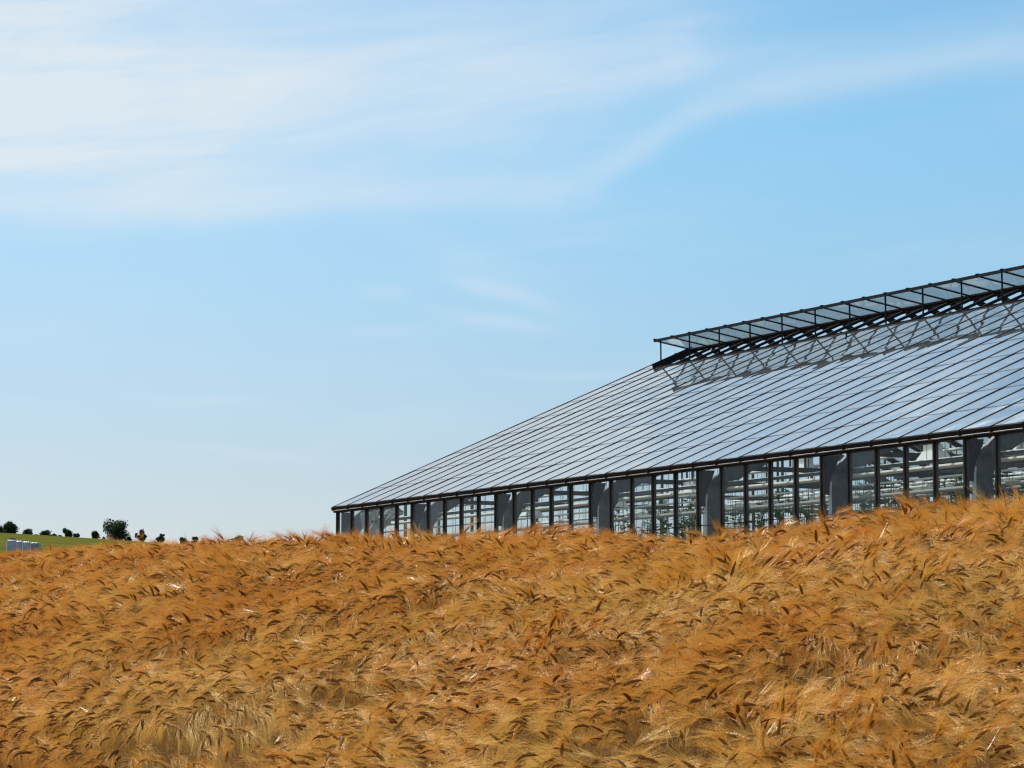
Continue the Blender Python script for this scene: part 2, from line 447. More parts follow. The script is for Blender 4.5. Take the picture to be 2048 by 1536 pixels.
# lap clips: thin dark sealing strip under each lap
b_ = MB(); b_.box((-(SP - .036) / 2, -.004, -.006), ((SP - .036) / 2, .006, .012)); lapm = b_.mesh('lap_strip', [M['brown']])
lap = MB()
for i in range(NB):
    for r in range(1, 8):
        t0 = ROWS[r]; x0, x1 = i * SP + .018, i * SP + SP - .018; z0 = roofz(t0) + .013
        lap.bar((x0, t0 - .004, z0 - .001), (x1, t0 - .004, z0 - .004), .002, .002, (0, -SN, CS))
tag(lap.obj('lap_strip', M['rust'], gh), kind='stuff')
# gable edge flashing
e = MB(); e.bar((-.03, -.08, roofz(-.08) - .005), (-.03, RT, roofz(RT) - .005), .03, .035, (0, -SN, CS)); e.obj('verge_trim', M['bar'], gh)
# ridge
rz_ = roofz(RT)
r_ = MB(); r_.box((-.05, RT - .035, rz_ - .015), (LEN, RT + .035, rz_ + .022)); r_.obj('ridge_beam', M['bar'], gh)
# ridge vent: one long flap held open on stays
rv = empty('ridge_vent', (0, 0, 0)); rv.parent = gh
vx0 = SP * 1.0
HY, HZ = RT - .06, rz_ + .034          # hinge line
FY, FZ = 7.05, rz_ + .034 + .142       # free edge
q = MB(); q.bar((vx0 - .03, FY, FZ), (LEN, FY, FZ), .045, .054); q.obj('vent_rail', M['bar'], rv)
q = MB(); q.bar((vx0 - .03, HY, HZ), (LEN, HY, HZ), .04, .038); q.obj('hinge_rail', M['brown'], rv)
q = MB(); q.bar((vx0 - .03, 7.04, roofz(7.04) + .012), (LEN, 7.04, roofz(7.04) + .004), .04, .04); q.obj('vent_sill', M['brown'], rv)
q = MB(); q.bar((vx0 - .012, 7.0, roofz(7.0) + .03), (vx0 - .012, RT, rz_ + .03), .022, .16, (0, -SN, CS)); q.obj('vent_cheek', M['bar'], rv)
q = MB(); q.bar((0, FY + .02, FZ - .004), (0, HY - .02, HZ - .004), .022, .030); vbm = q.mesh('vent_bar', [M['bar']])
fl_ = math.hypot(HY - FY, HZ - FZ) - .06
q = MB(); q.box((.014, 0, -.002), (SP - .014, fl_, .002)); vpm = q.mesh('vent_pane', [M['ventglass']])
q = MB(); q.box((-.03, -.03, -.006), (.03, .03, .020)); vcm = q.mesh('rail_clip', [M['bar']])
for i in range(1, NB + 1):
    share('vent_bar', vbm, rv, (i * SP, 0, 0)); share('rail_clip', vcm, rv, (i * SP, FY, FZ + .022))
    if i < NB:
        share('vent_pane', vpm, rv, (i * SP, FY + .03, FZ), (math.atan2(HZ - FZ, HY - FY) + rr(.004), rr(.004), 0))
q = MB(); q.tube([(0, FY + .015, FZ - .02), (.02, 7.06, roofz(7.06) + .03)], .019, 6); stm = q.mesh('vent_stay', [M['bar']])
x = vx0 + .22
while x < LEN: share('vent_stay', stm, rv, (x, 0, 0)); x += 1.25
# the matching flap on the far slope, open too
bv = empty('back_ridge_vent'); bv.parent = gh
q = MB(); q.bar((vx0, 16 - FY, FZ), (LEN, 16 - FY, FZ), .05, .06); q.obj('vent_rail', M['bar'], bv)
q = MB(); q.bar((vx0, 8.96, roofz(7.04) + .012), (LEN, 8.96, roofz(7.04) + .012), .05, .05); q.obj('vent_sill', M['brown'], bv)
q = MB(); q.bar((0, 16 - FY - .02, FZ - .004), (0, 16 - HY + .02, HZ - .004), .026, .035); bbm_ = q.mesh('vent_bar', [M['bar']])
q = MB(); q.box((.014, -fl_, -.002), (SP - .014, 0, .002)); bpm_ = q.mesh('vent_pane', [M['backglass']])
for i in range(1, NB + 1):
    share('vent_bar', bbm_, bv, (i * SP, 0, 0))
    if i < NB: share('vent_pane', bpm_, bv, (i * SP, 16 - FY - .03, FZ), (-math.atan2(HZ - FZ, HY - FY), 0, 0))
# back slope and back wall
b_ = MB(); b_.bar((0, 16.0 + .10, roofz(-.10)), (0, RT + .02, roofz(RT - .02) - .03), .030, .11, (0, SN, CS)); bbm = b_.mesh('back_roof_bar', [M['bar']])
b_ = MB(); x0, x1 = .017, SP - .017
ya, yb, za, zb = 16.09, 8.96, roofz(-.09) + .01, roofz(7.04) + .01
b_.add([(x0,ya,za),(x1,ya,za),(x1,yb,zb),(x0,yb,zb),(x0,ya,za+.004),(x1,ya,za+.004),(x1,yb,zb+.004),(x0,yb,zb+.004)],
       [(0,1,2,3),(7,6,5,4),(4,5,1,0),(5,6,2,1),(6,7,3,2),(7,4,0,3)])
bpm = b_.mesh('back_roof_pane', [M['backglass']])
b_ = MB(); b_.box((-.022, 15.95, .34), (.022, 16.045, HW - .02)); bwm = b_.mesh('back_wall_post', [M['postp']])
b_ = MB(); b_.box((.024, 15.998, .34), (SP - .024, 16.002, HW - .07)); bgm = b_.mesh('back_wall_pane', [M['backglass']])
for i in range(NB + 1):
    share('back_roof_bar', bbm, gh, (i * SP, 0, 0)); share('back_wall_post', bwm, gh, (i * SP, 0, 0))
    if i < NB: share('back_roof_pane', bpm, gh, (i * SP, 0, 0)); share('back_wall_pane', bgm, gh, (i * SP, 0, 0))
h = MB(); h.box((L0, 15.95, HW - .065), (L1, 16.07, HW - .019)); h.box((L0, 15.99, HW - .015), (L1, 16.12, HW + .07)); h.obj('back_eave_beam', M['brown'], gh)
# gable ends
for gx, nm in ((0.0, 'gable'), (LEN, 'gable')):
    for k in range(1, 21):
        y = 16.0 * k / 21; top = roofz(min(y, 16 - y)) - .05
        b_ = MB(); b_.box((gx - .03, y - .02, .34), (gx + .03, y + .02, top)); b_.obj('gable_post', M['postp'], gh)
    for k in range(21):
        y0, y1 = 16.0 * k / 21 + .022, 16.0 * (k + 1) / 21 - .022
        t0, t1 = roofz(min(y0, 16 - y0)) - .05, roofz(min(y1, 16 - y1)) - .05
        b_ = MB(); a_, c_ = gx - .002, gx + .002
        b_.add([(a_,y0,.34),(c_,y0,.34),(c_,y1,.34),(a_,y1,.34),(a_,y0,t0),(c_,y0,t0),(c_,y1,t1),(a_,y1,t1)],
               [(3,2,1,0),(4,5,6,7),(0,1,5,4),(1,2,6,5),(2,3,7,6),(3,0,4,7)])
        b_.obj('gable_pane', M['wallglass'], gh)
# portal frames: column, curved shoulder and rafter in one bent member
def frame_profile():
    off = .27
    outer, inner = [(.12, .04), (.12, HW - .52)], [(.40, .04), (.40, HW - .56)]
    c0 = (.12, HW - .52); end = (.62, roofz(.62) - off)
    for s in np.linspace(.15, 1, 7):
        m1 = (.12, HW - .18)
        outer.append(tuple((1-s)**2 * np.array(c0) + 2*s*(1-s) * np.array(m1) + s*s * np.array(end)))
    i0 = (.40, HW - .56); i1 = (.40, HW - .33); ie = (.95, roofz(.95) - off - .30)
    for s in np.linspace(.15, 1, 7):
        inner.append(tuple((1-s)**2 * np.array(i0) + 2*s*(1-s) * np.array(i1) + s*s * np.array(ie)))
    outer.append((RT, roofz(RT) - off)); inner.append((RT, roofz(RT) - off - .26))
    return outer, inner
fo, fi = frame_profile()
q = MB(); wx = .045; fm_ = []
for sgn in (0, 1):
    vs = []; n_ = len(fo)
    for (o_, i_) in zip(fo, fi):
        for (y, z) in (o_, i_):
            yy = y if not sgn else 16 - y
            vs += [(-wx, yy, z), (wx, yy, z)]
    fs = []
    for k in range(n_ - 1):
        a = 4 * k; c = a + 4
        fs += [(a, a+2, c+2, c), (a+1, c+1, c+3, a+3), (a, c, c+1, a+1), (a+2, a+3, c+3, c+2)]
    q.add(vs, fs)
    fm_ += [0, 0, 1, 0] * 2 + [0] * 4 * (n_ - 3)  # lower outer column faces take the lit-rim colour
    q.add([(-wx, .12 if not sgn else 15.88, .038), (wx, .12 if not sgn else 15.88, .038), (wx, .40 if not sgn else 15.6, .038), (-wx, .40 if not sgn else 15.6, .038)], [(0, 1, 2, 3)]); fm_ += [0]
q.m = fm_
frm = q.mesh('portal_frame', [M['frame'], M['framelitrim']])
q = MB(); q.box((-.02, .052, HW - .62), (.02, .118, HW - .03))
q.add([(-.02,.118,HW-.50),(.02,.118,HW-.50),(.02,.118,HW-.03),(-.02,.118,HW-.03),(-.02,.30,HW-.03),(.02,.30,HW-.03)],
      [(0,3,4),(1,5,2),(0,4,5,1),(2,5,4,3),(0,1,2,3)])
gum = q.mesh('corner_board', [M['gusset']])
q = MB()
for k in range(9):
    y = .75 + .42 * k * 2; q.box((-.02, y - .02, roofz(y) - .268), (.02, y + .02, roofz(y) - .05))
cleat = q.mesh('purlin_cleat', [M['inner']])
for i in range(0, NB + 1, 5):
    xx = i * SP + (.10 if i == 0 else .02)
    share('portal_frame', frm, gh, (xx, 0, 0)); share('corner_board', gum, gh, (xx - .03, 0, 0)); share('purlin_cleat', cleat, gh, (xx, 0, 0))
# purlins
for k, t_ in enumerate((.9, 2.4, 3.9, 5.4, 6.8)):
    for side in (0, 1):
        y = t_ if not side else 16 - t_
        q = MB(); q.bar((.04, y, roofz(t_) - .10), (LEN - .04, y, roofz(t_) - .10), .045, .09); q.obj('purlin', M['inner'], gh)
for y, z in ((.33, HW - .26), (15.7, HW - .3), (15.7, HW - .8)):
    q = MB(); q.box((.04, y - .02, z - .025), (LEN - .04, y + .02, z + .025)); q.obj('wall_rail', M['inner'], gh)
# heating pipes along the front wall, then further in
def pipe(y, z, r, m, name='heating_pipe'):
    q = MB(); n_ = 12
    q.tube([(.35 + (LEN - .7) * k / n_, y, z + (.006 * math.sin(k * 1.7 + y))) for k in range(n_ + 1)], r, 8); q.obj(name, M[m], gh)
for y, z, r, m in ((.52, HW - .215, .014, 'pipe'), (.52, HW - .325, .030, 'pipe'), (.55, HW - .475, .016, 'pipe'), (.55, HW - .66, .033, 'greypipe')): pipe(y, z, r, m)
for y, z, r, m in ((2.3, HW + .12, .026, 'pipe'), (2.5, HW - .10, .026, 'pipe'), (4.2, HW + .05, .03, 'inner'), (4.4, HW - .18, .026, 'pipe'), (6.4, HW + .3, .03, 'inner'),
                   (6.6, HW + .02, .026, 'pipe'), (9.0, HW + .12, .03, 'inner'), (9.2, HW + .4, .026, 'pipe'), (11.2, HW + .15, .03, 'inner'), (11.4, HW - .25, .03, 'pipe'),
                   (13.4, HW + .3, .03, 'inner'), (13.5, HW - .2, .026, 'pipe'), (15.2, HW - .5, .03, 'pipe'), (15.2, HW - .15, .03, 'greypipe')): pipe(y, z, r, m)
# tie beams across the house at every second frame
q = MB(); q.bar((0, .5, HW + .02), (0, 15.5, HW + .02), .04, .08)
for k in range(1, 8): q.bar((0, 2.0 * k, HW + .06), (0, 2.0 * k, roofz(min(2.0 * k, 16 - 2.0 * k)) - .5), .03, .03, (1, 0, 0))
tbm = q.mesh('tie_beam', [M['inner']])
for i in range(5, NB + 1, 5): share('tie_beam', tbm, gh, (i * SP + .02, 0, 0))
# training wires for the crop
q = MB()
for y in (.8, 1.9, 3.1, 4.6):
    x = .5 + y * .1
    while x < LEN - .3: q.tube([(x, y, .3), (x + .03, y, HW + .25)], .005, 4, caps=False); x += .47
tag(q.obj('training_wire', M['inner'], gh), kind='stuff')
# small hooks on the roof
for x_, t_ in ((12.5 * SP, 6.4),):
    q = MB(); z_ = roofz(t_) + .03
    q.tube([(x_, t_, z_), (x_ + .02, t_, z_ + .06), (x_ + .06, t_ - .03, z_ + .13)], .018, 6); q.obj('roof_hook', M['bar'], gh)

GM = Matrix.Translation(gh.location) @ Matrix.Rotation(gh.rotation_euler.z, 4, 'Z')
GR = gh.rotation_euler.z
# grow lamps hanging inside
def lamp_meshes():
    h_ = MB()
    h_.add([(-.16,-.10,.16),(.16,-.10,.16),(.16,.10,.16),(-.16,.10,.16),(-.25,-.19,0),(.25,-.19,0),(.25,.19,0),(-.25,.19,0)],
           [(0,1,2,3),(0,4,5,1),(1,5,6,2),(2,6,7,3),(3,7,4,0)])
    h_.add([(-.235,-.175,.004),(.235,-.175,.004),(.235,.175,.004),(-.235,.175,.004),(-.15,-.09,.15),(.15,-.09,.15),(.15,.09,.15),(-.15,.09,.15)],
           [(7,6,5,4),(0,1,5,4),(1,2,6,5),(2,3,7,6),(3,0,4,7)])
    b2 = MB(); b2.box((-.20, -.06, .164), (.14, .06, .26))
    hg = MB(); hg.bar((0, 0, .26), (0, 0, .62), .02, .012, (1, 0, 0)); hg.bar((-.15, 0, .27), (.15, 0, .27), .02, .02)
    return h_.mesh('reflector', [M['lamp']]), b2.mesh('ballast_box', [M['lamp']]), hg.mesh('hanger', [M['inner']])
lm = lamp_meshes()
ordn = ['first', 'second', 'third', 'fourth', 'fifth', 'sixth', 'seventh', 'eighth', 'ninth', 'tenth']
for k, (n_, y, z) in enumerate(((8.3, 1.3, HW - .36), (12.6, 1.4, HW - .34), (16.9, 1.2, HW - .32), (19.6, 2.2, HW - .02), (23.2, 1.2, HW - .26), (26.2, 1.4, HW - .14), (29.4, 1.2, HW - .20), (31.3, 1.5, HW - .2))):
    p_ = GM @ Vector((n_ * SP, y, z))
    o = empty('grow_lamp', p_, GR)
    tag(o, 'white grow lamp hanging behind the wall glass, %s from the greenhouse corner' % ordn[k], 'lamp', 'white grow lamps hanging inside the greenhouse')
    for nm, me in zip(('reflector', 'ballast_box', 'hanger'), lm): link(nm, me, None, o)
# loose plastic film behind the first panes
def film(pts, name, lab):
    nx, nz = 14, 10; q = MB(); vs = []
    (ax, az0, az1), (bx, bz0, bz1) = pts
    for i in range(nx + 1):
        for j in range(nz + 1):
            s, t_ = i / nx, j / nz
            x_ = ax + (bx - ax) * s; z_ = (az0 + (bz0 - az0) * s) * (1 - t_) + (az1 + (bz1 - az1) * s) * t_
            vs.append((x_, .28 + .04 * math.sin(7 * s + 5 * t_) + .025 * math.sin(19 * s - 9 * t_) + .02 * random.random(), z_))
    for i in range(nx):
        for j in range(nz):
            a = i * (nz + 1) + j; q.f.append((a, a + nz + 1, a + nz + 2, a + 1)); q.m.append(0)
    q.v = vs
    o = q.obj(name, M['plastic']); o.matrix_world = GM
    so = o.modifiers.new('thickness', 'SOLIDIFY'); so.thickness = .002
    tag(o, lab, 'plastic sheet')
film(((.62, HW - .95, HW - .06), (1.55, HW - .62, HW - .04)), 'plastic_sheet', 'crumpled grey plastic sheet hanging behind the panes nearest the greenhouse corner')
film(((1.55, HW - .45, HW - .05), (2.6, HW - .18, HW - .04)), 'plastic_sheet', 'smaller grey plastic sheet hanging just right of the crumpled sheet')
# crop plants inside
def plant_mesh(seed):
    r = random.Random(seed); st = MB(); lf = MB(); H = r.uniform(.9, 1.25)
    for s in range(r.randint(2, 3)):
        a0 = r.uniform(0, 6.28); hh = H * r.uniform(.8, 1.0); lx, ly = .12 * math.cos(a0), .12 * math.sin(a0)
        pp = [(lx * t_, ly * t_, hh * t_) for t_ in (0, .35, .7, 1)]
        st.tube(pp, [.010, .009, .007, .004], 5)
        for k in range(11):
            t_ = .35 + .65 * k / 10; c = Vector((lx * t_, ly * t_, hh * t_)); az = k * 2.4 + r.uniform(-.5, .5)
            ln = r.uniform(.17, .30) * (1.25 - .55 * t_); wd = ln * .28; el = r.uniform(-.1, .7)
            dr = Vector((math.cos(az) * math.cos(el), math.sin(az) * math.cos(el), math.sin(el))); sd_ = Vector((-math.sin(az), math.cos(az), 0))
            m1 = c + dr * ln * .45 + Vector((0, 0, .01)); tip = c + dr * ln + Vector((0, 0, -.06 * r.random()))
            lf.add([c, m1 - sd_ * wd, m1 + Vector((0, 0, -.012)), m1 + sd_ * wd, tip], [(0, 1, 2), (0, 2, 3), (1, 4, 2), (2, 4, 3)])
    return st.mesh('stem', [M['crop']]), lf.mesh('foliage', [M['crop']])
pms = [plant_mesh(s) for s in range(6)]
k = 0
for row, y in enumerate((.85, 1.7, 2.9)):
    x_ = .9
    while x_ < LEN - .5:
        p_ = GM @ Vector((x_ + random.uniform(-.1, .1), y + random.uniform(-.12, .12), .74 + random.uniform(-.25, .14) + .12 * row - (.25 if x_ < 6 else 0)))
        o = empty('crop_plant', p_, random.uniform(0, 6.28))
        tag(o, 'green leafy crop plant growing inside the greenhouse behind the wall glass', 'plant', 'crop plants inside the greenhouse')
        a, b2 = pms[k % 6]; link('stem', a, None, o); link('foliage', b2, None, o)
        o.scale = (1, 1, random.uniform(.8, 1.15)); k += 1
        x_ += (.42, .55, .7)[row]

# ------------------------------------------------------------------ far hill: bales and trees
def far_pt(px, dist): 
    x_ = (px - 1024) / 6000 * dist; return np.array([x_, dist, float(ground_h(x_, dist))])
def bale_mesh(w, d_, h_, seed):
    r = random.Random(seed); q = MB(); n_ = 10; sec = []
    for k in range(16):                                   # rounded box section
        a = 2 * math.pi * k / 16; c, s = math.cos(a), math.sin(a)
        e_ = .32; sec.append((math.copysign(abs(c) ** e_, c) * d_ / 2, h_ / 2 + math.copysign(abs(s) ** e_, s) * h_ / 2))
    for i in range(n_ + 1):
        t_ = i / n_; f_ = 1 - .10 * (abs(2 * t_ - 1) ** 8)
        for (y, z) in sec: q.v.append((w * (t_ - .5), y * f_ + r.uniform(-.012, .012), (z - h_/2) * f_ + h_/2 + r.uniform(-.012, .012)))
    for i in range(n_):
        for k in range(16):
            a = i * 16 + k; b2 = i * 16 + (k + 1) % 16; q.f.append((a, b2, b2 + 16, a + 16)); q.m.append(0)
    q.f.append(tuple(range(16))[::-1]); q.f.append(tuple(n_ * 16 + k for k in range(16))); q.m += [0, 0]
    return q
for k, (xa, xb, h_, m_, lab) in enumerate(((16.2, 34.5, 2.05, 'bale', 'white wrapped bale at the left end of the row, with bright edges'),
        (35, 47, 1.95, 'bale', 'white wrapped bale second in the row on the green hill'),
        (47.5, 62.5, 1.9, 'bale', 'white wrapped bale third in the row, beside the grey one'),
        (63, 80, 1.85, 'balegrey', 'dark grey wrapped bale at the right end of the row'))):
    D_ = 478; c = far_pt((xa + xb) / 2, D_); w = (xb - xa) / 6000 * D_
    o = empty('wrapped_bale', (c[0], c[1], c[2] - .25), R(-7))
    tag(o, lab, 'bale', 'wrapped bales in a row on the hill')
    link('bale_body', bale_mesh(w, 1.5, h_, k).mesh('bale_body', [M[m_]]), None, o)
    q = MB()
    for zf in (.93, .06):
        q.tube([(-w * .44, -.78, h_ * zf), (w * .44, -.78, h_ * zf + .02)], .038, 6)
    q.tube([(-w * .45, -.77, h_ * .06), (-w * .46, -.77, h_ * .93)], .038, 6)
    q.obj('lit_edge', M['balelitedge'], o)  # pale tubes drawn in as the sunlit edges of the wrap
    if k == 0:
        q = MB(); pts = [(.42 * math.cos(a), .42 * math.sin(a) * .8, h_ + .10) for a in np.linspace(0, 2 * math.pi, 15)]
        q.tube(pts, .13, 8, caps=False)
        t_ = q.obj('tyre', M['tyre']); t_.location = (c[0] - .05, c[1], c[2] - .22); tag(t_, 'black tyre lying on the left white bale', 'tyre')

def tree(px, w_px, top, base, lab, kind, seed, trunk=True, lobes=7):
    D_ = 802; r = np.random.default_rng(seed); sc = D_ / 6000
    g_ = far_pt(px, D_); W_ = w_px * sc * 1.18; H_ = (base - top) * sc
    o = empty('tree' if trunk else 'bush', (g_[0], g_[1], g_[2] - .15))
    tag(o, lab, 'tree' if trunk else 'bush', 'trees and bushes along the hilltop')
    tr = MB(); hb = H_ * (.11 if trunk else .04)
    tr.tube([(0, 0, -.3), (.03 * W_, 0, hb), (-.02 * W_, 0, H_ * .45), (.02 * W_, 0, H_ * .8)], [W_ * .05, W_ * .04, W_ * .028, W_ * .008], 7)
    for k in range(7):
        a = k * 2.4; z0 = H_ * (.18 + .07 * k); ln = W_ * .38
        tr.tube([(0, 0, z0), (ln * .5 * math.cos(a), ln * .5 * math.sin(a), z0 + H_ * .12), (ln * math.cos(a), ln * math.sin(a), z0 + H_ * .22)], [W_*.022, W_*.014, W_*.004], 5)
    tr.obj('trunk', M['bark'], o)
    cs = []
    for k in range(lobes):
        a = r.uniform(0, 6.28); rad = r.uniform(.08, .42) * W_; zc = hb + (H_ - hb) * r.uniform(.12, .86)
        taper = 1 - .5 * abs(zc / H_ - .45)
        cs.append((rad * math.cos(a) * taper * 1.1, rad * math.sin(a) * taper, zc, W_ * r.uniform(.09, .24)))
    cs.append((r.uniform(-.1, .1) * W_, 0, hb + (H_ - hb) * .40, W_ * .30))
    N = int(4600 if W_ > 4 else 1500)
    V_, F_ = [], []
    vol = np.array([c[3] ** 2 for c in cs]); ch = r.choice(len(cs), N, p=vol / vol.sum())
    for c in ch:
        cx, cy, cz, cr_ = cs[c]
        d_ = r.normal(size=3); d_ /= np.linalg.norm(d_); q_ = cr_ * 1.12 * (r.random() ** .4) * (1 + .35 * (r.random() < .08))
        p_ = np.array([cx, cy, cz]) + d_ * q_ * np.array([1, 1, .95])
        if p_[2] < .05: p_[2] = .05 + .2 * r.random()
        s_ = r.uniform(.14, .30)
        e1 = r.normal(size=3); e1 /= np.linalg.norm(e1); e2 = np.cross(e1, r.normal(size=3)); e2 /= np.linalg.norm(e2)
        i0 = len(V_); V_ += [tuple(p_ - e1 * s_), tuple(p_ + e2 * s_ * .6), tuple(p_ + e1 * s_), tuple(p_ - e2 * s_ * .6)]; F_.append((i0, i0+1, i0+2, i0+3))
    me = bpy.data.meshes.new('crown'); me.from_pydata(V_, [], F_); me.update()
    link('crown', me, M[kind], o)
TREES = [
    (71, 9, 1070, 1075, 'scrap of low scrub right of the wide dark bush', 'leafA', 0),
    (120, 9, 1072, 1078, 'scrap of low scrub right of the tiny bush', 'leafB', 0),
    (258, 12, 1076, 1086, 'low scrub at the foot of the biggest tree, on its right', 'leafA', 0),
    (208, 9, 1075, 1083, 'low scrub just left of the biggest tree', 'leafB', 0),
    (3, 22, 1053, 1072, 'low dark bush cut by the left picture edge, beside the spreading tree', 'leafA', 0),
    (23, 31, 1042, 1072, 'spreading dark tree with gaps in its crown, above the wrapped bales', 'leafA', 1),
    (56, 23, 1056, 1074, 'wide dark bush just right of the spreading tree', 'leafA', 0),
    (91.5, 24, 1062, 1076, 'low rounded dark bush with green top beside a tiny bush', 'leafB', 0),
    (109.5, 12, 1068, 1077, 'tiny bush touching the low rounded dark bush', 'leafB', 0),
    (138, 20, 1058, 1079, 'taller one of two bushes growing together on the hilltop', 'leafA', 1),
    (153, 11, 1063, 1079, 'smaller one of two bushes growing together on the hilltop', 'leafA', 0),
    (189, 18, 1061, 1081, 'small round tree standing alone left of the biggest tree', 'leafA', 1),
    (230.5, 46, 1044, 1083, 'biggest broad dark tree on the hilltop', 'leafA', 1),
    (282, 19, 1060, 1087, 'upright oval tree right of the biggest tree', 'leafB', 1),
    (322, 17, 1067, 1089, 'loose ragged tree half hidden behind the barley edge', 'leafB', 1),
    (368, 16, 1076, 1092, 'low bush with only its top above the barley, left one of two', 'leafB', 0),
    (390, 13, 1075, 1093, 'dark bush with only its top above the barley, right one of two', 'leafA', 0),
    (472, 20, 1071, 1096, 'last small bush top peeking over the barley nearest the greenhouse', 'leafB', 0)]
for k, (px, w, tp, bs, lab, kd, tk) in enumerate(TREES): tree(px, w, tp, bs, lab, kd, 100 + k, bool(tk), 12 if w > 28 else 8)

# ------------------------------------------------------------------ barley
def straw_mat(name, cols, rough, spec, trans):
    m = bpy.data.materials.new(name); m.use_nodes = True; t = m.node_tree; L = t.links.new
    b = t.nodes['Principled BSDF']; b.inputs['Roughness'].default_value = rough; b.inputs['Specular IOR Level'].default_value = spec
    oi = t.nodes.new('ShaderNodeObjectInfo'); at = t.nodes.new('ShaderNodeAttribute'); at.attribute_type = 'INSTANCER'; at.attribute_name = 'tone'
    fac = (X(t, oi.outputs['Random']) * .45 + X(t, at.outputs['Fac'])).clamp(); cr = t.nodes.new('ShaderNodeValToRGB')
    el = cr.color_ramp.elements
    while len(el) < len(cols): el.new(.5)
    for i, c in enumerate(cols): el[i].position = i / (len(cols) - 1); el[i].color = (*c, 1)
    L(fac.k, cr.inputs[0]); L(cr.outputs[0], b.inputs['Base Color'])
    tr = t.nodes.new('ShaderNodeBsdfTranslucent'); L(cr.outputs[0], tr.inputs[0])
    ms = t.nodes.new('ShaderNodeMixShader'); ms.inputs[0].default_value = trans
    L(b.outputs[0], ms.inputs[1]); L(tr.outputs[0], ms.inputs[2]); L(ms.outputs[0], t.nodes['Material Output'].inputs[0])
    return m
m_awn = straw_mat('barley_awn', [(.80, .36, .042), (.89, .46, .068), (.94, .56, .11), (.96, .65, .18)], .24, .7, .30)
m_ear = straw_mat('barley_ear', [(.12, .045, .009), (.18, .072, .016), (.26, .115, .03)], .75, .08, .12)
m_stem = straw_mat('barley_straw', [(.42, .21, .05), (.50, .275, .07), (.54, .32, .10)], 0.65, .08, .2)

def barley(seed, nod, hgt=.80):
    """one stalk: stem tube, bumpy two-row ear, long awns; leans and nods towards +x"""
    r = np.random.default_rng(seed)
    st, er, aw = MB(), MB(), MB()
    ear_l = r.uniform(.096, .128); neck = r.uniform(.09, .15)
    th0 = r.uniform(.0, .12)
    # path by angle from vertical
    pts, ths = [np.zeros(3)], []
    side = r.uniform(-.15, .15)
    th_neck_end = nod * r.uniform(.35, .78)
    nst = 5; main = hgt - neck * .6
    def step(p, th, ds): return p + np.array([math.sin(th), side * math.sin(th), math.cos(th)]) * ds
    stem_pts = [np.zeros(3)]
    for i in range(nst): stem_pts.append(step(stem_pts[-1], th0 * (i + 1) / nst, main / nst))
    nn = 5
    for i in range(nn): stem_pts.append(step(stem_pts[-1], th0 + (th_neck_end - th0) * (i + .5) / nn, neck / nn))
    st.tube(stem_pts, [.0018] * (nst + 1) + [.0013] * nn, 3, caps=False)
    ne = 9; ep = [stem_pts[-1]]; et = []
    for i in range(ne):
        th = th_neck_end + (nod - th_neck_end) * (i + .5) / ne; et.append(th); ep.append(step(ep[-1], th, ear_l / ne))
    et.append(nod)
    tw = r.uniform(0, math.pi)                             # flat side of the ear
    rad = []
    for i in range(ne + 1):
        s = i / ne; rad.append((.0102 * min(1, .35 + 3.2 * s) * (1 - .72 * max(0, s - .45) / .55)) * (1.18 if i % 2 else .84))
    base = len(er.v); K = 6
    frames = []
    for i, p in enumerate(ep):
        th = et[i]; d = np.array([math.sin(th), side * math.sin(th), math.cos(th)]); d /= np.linalg.norm(d)
        b0 = np.array([0, 1.0, 0]); e1 = b0 - d * (b0 @ d); e1 /= np.linalg.norm(e1); e2 = np.cross(d, e1)
        a, b2 = math.cos(tw) * e1 + math.sin(tw) * e2, -math.sin(tw) * e1 + math.cos(tw) * e2
        frames.append((p, d, a, b2))
        for k in range(K):
            t_ = 2 * math.pi * k / K
            er.v.append(tuple(p + (a * math.cos(t_) * 1.12 + b2 * math.sin(t_) * .78) * rad[i]))
    for i in range(ne):
        for k in range(K):
            q0 = base + i*K + k; q1 = base + i*K + (k+1) % K; er.f.append((q0, q1, q1+K, q0+K)); er.m.append(1)
    er.f.append(tuple(base + ne*K + k for k in range(K))); er.m.append(1)
    # grains: small proud scales give a serrated outline
    for i in range(1, ne):
        p, d, a, b2 = frames[i]
        for sg in (-1, 1):
            c = p + a * sg * rad[i] * .9; tip = c + d * .013 + a * sg * .0045
            er.add([c - d * .004, c + b2 * .003, tip, c - b2 * .003], [(0, 1, 2), (0, 2, 3)], 1)
    for i in range(ne + 1):
        p, d, a, b2 = frames[i]
        for sg in (-1, 1):
            for rep in range(2):
                sp = r.uniform(.10, .34) * (1.0 - .35 * i / ne)
                v = d + a * sg * sp + b2 * r.normal() * .12; v /= np.linalg.norm(v)
                ln = r.uniform(.13, .20); w = r.uniform(.00055, .00085)
                bend = d * .25 + np.array([0, 0, r.uniform(-.10, .04)]) + r.normal(size=3) * .05
                v2 = v + bend; v2 /= np.linalg.norm(v2)
                p0 = p + a * sg * rad[i] * .6; p1 = p0 + v * ln * .5; p2 = p1 + v2 * ln * .5
                aw.tube([p0, p1, p2], [w, w * .8, w * .3], 3, 2, caps=False)
    return st, er, aw
def sm(me): me.polygons.foreach_set('use_smooth', [True] * len(me.polygons)); return me
NV = 36
nods = [R(a) for a in np.linspace(18, 162, NV)]          # sorted from upright to hanging
vcol = bpy.data.collections.new('barley_variants')
parts = []
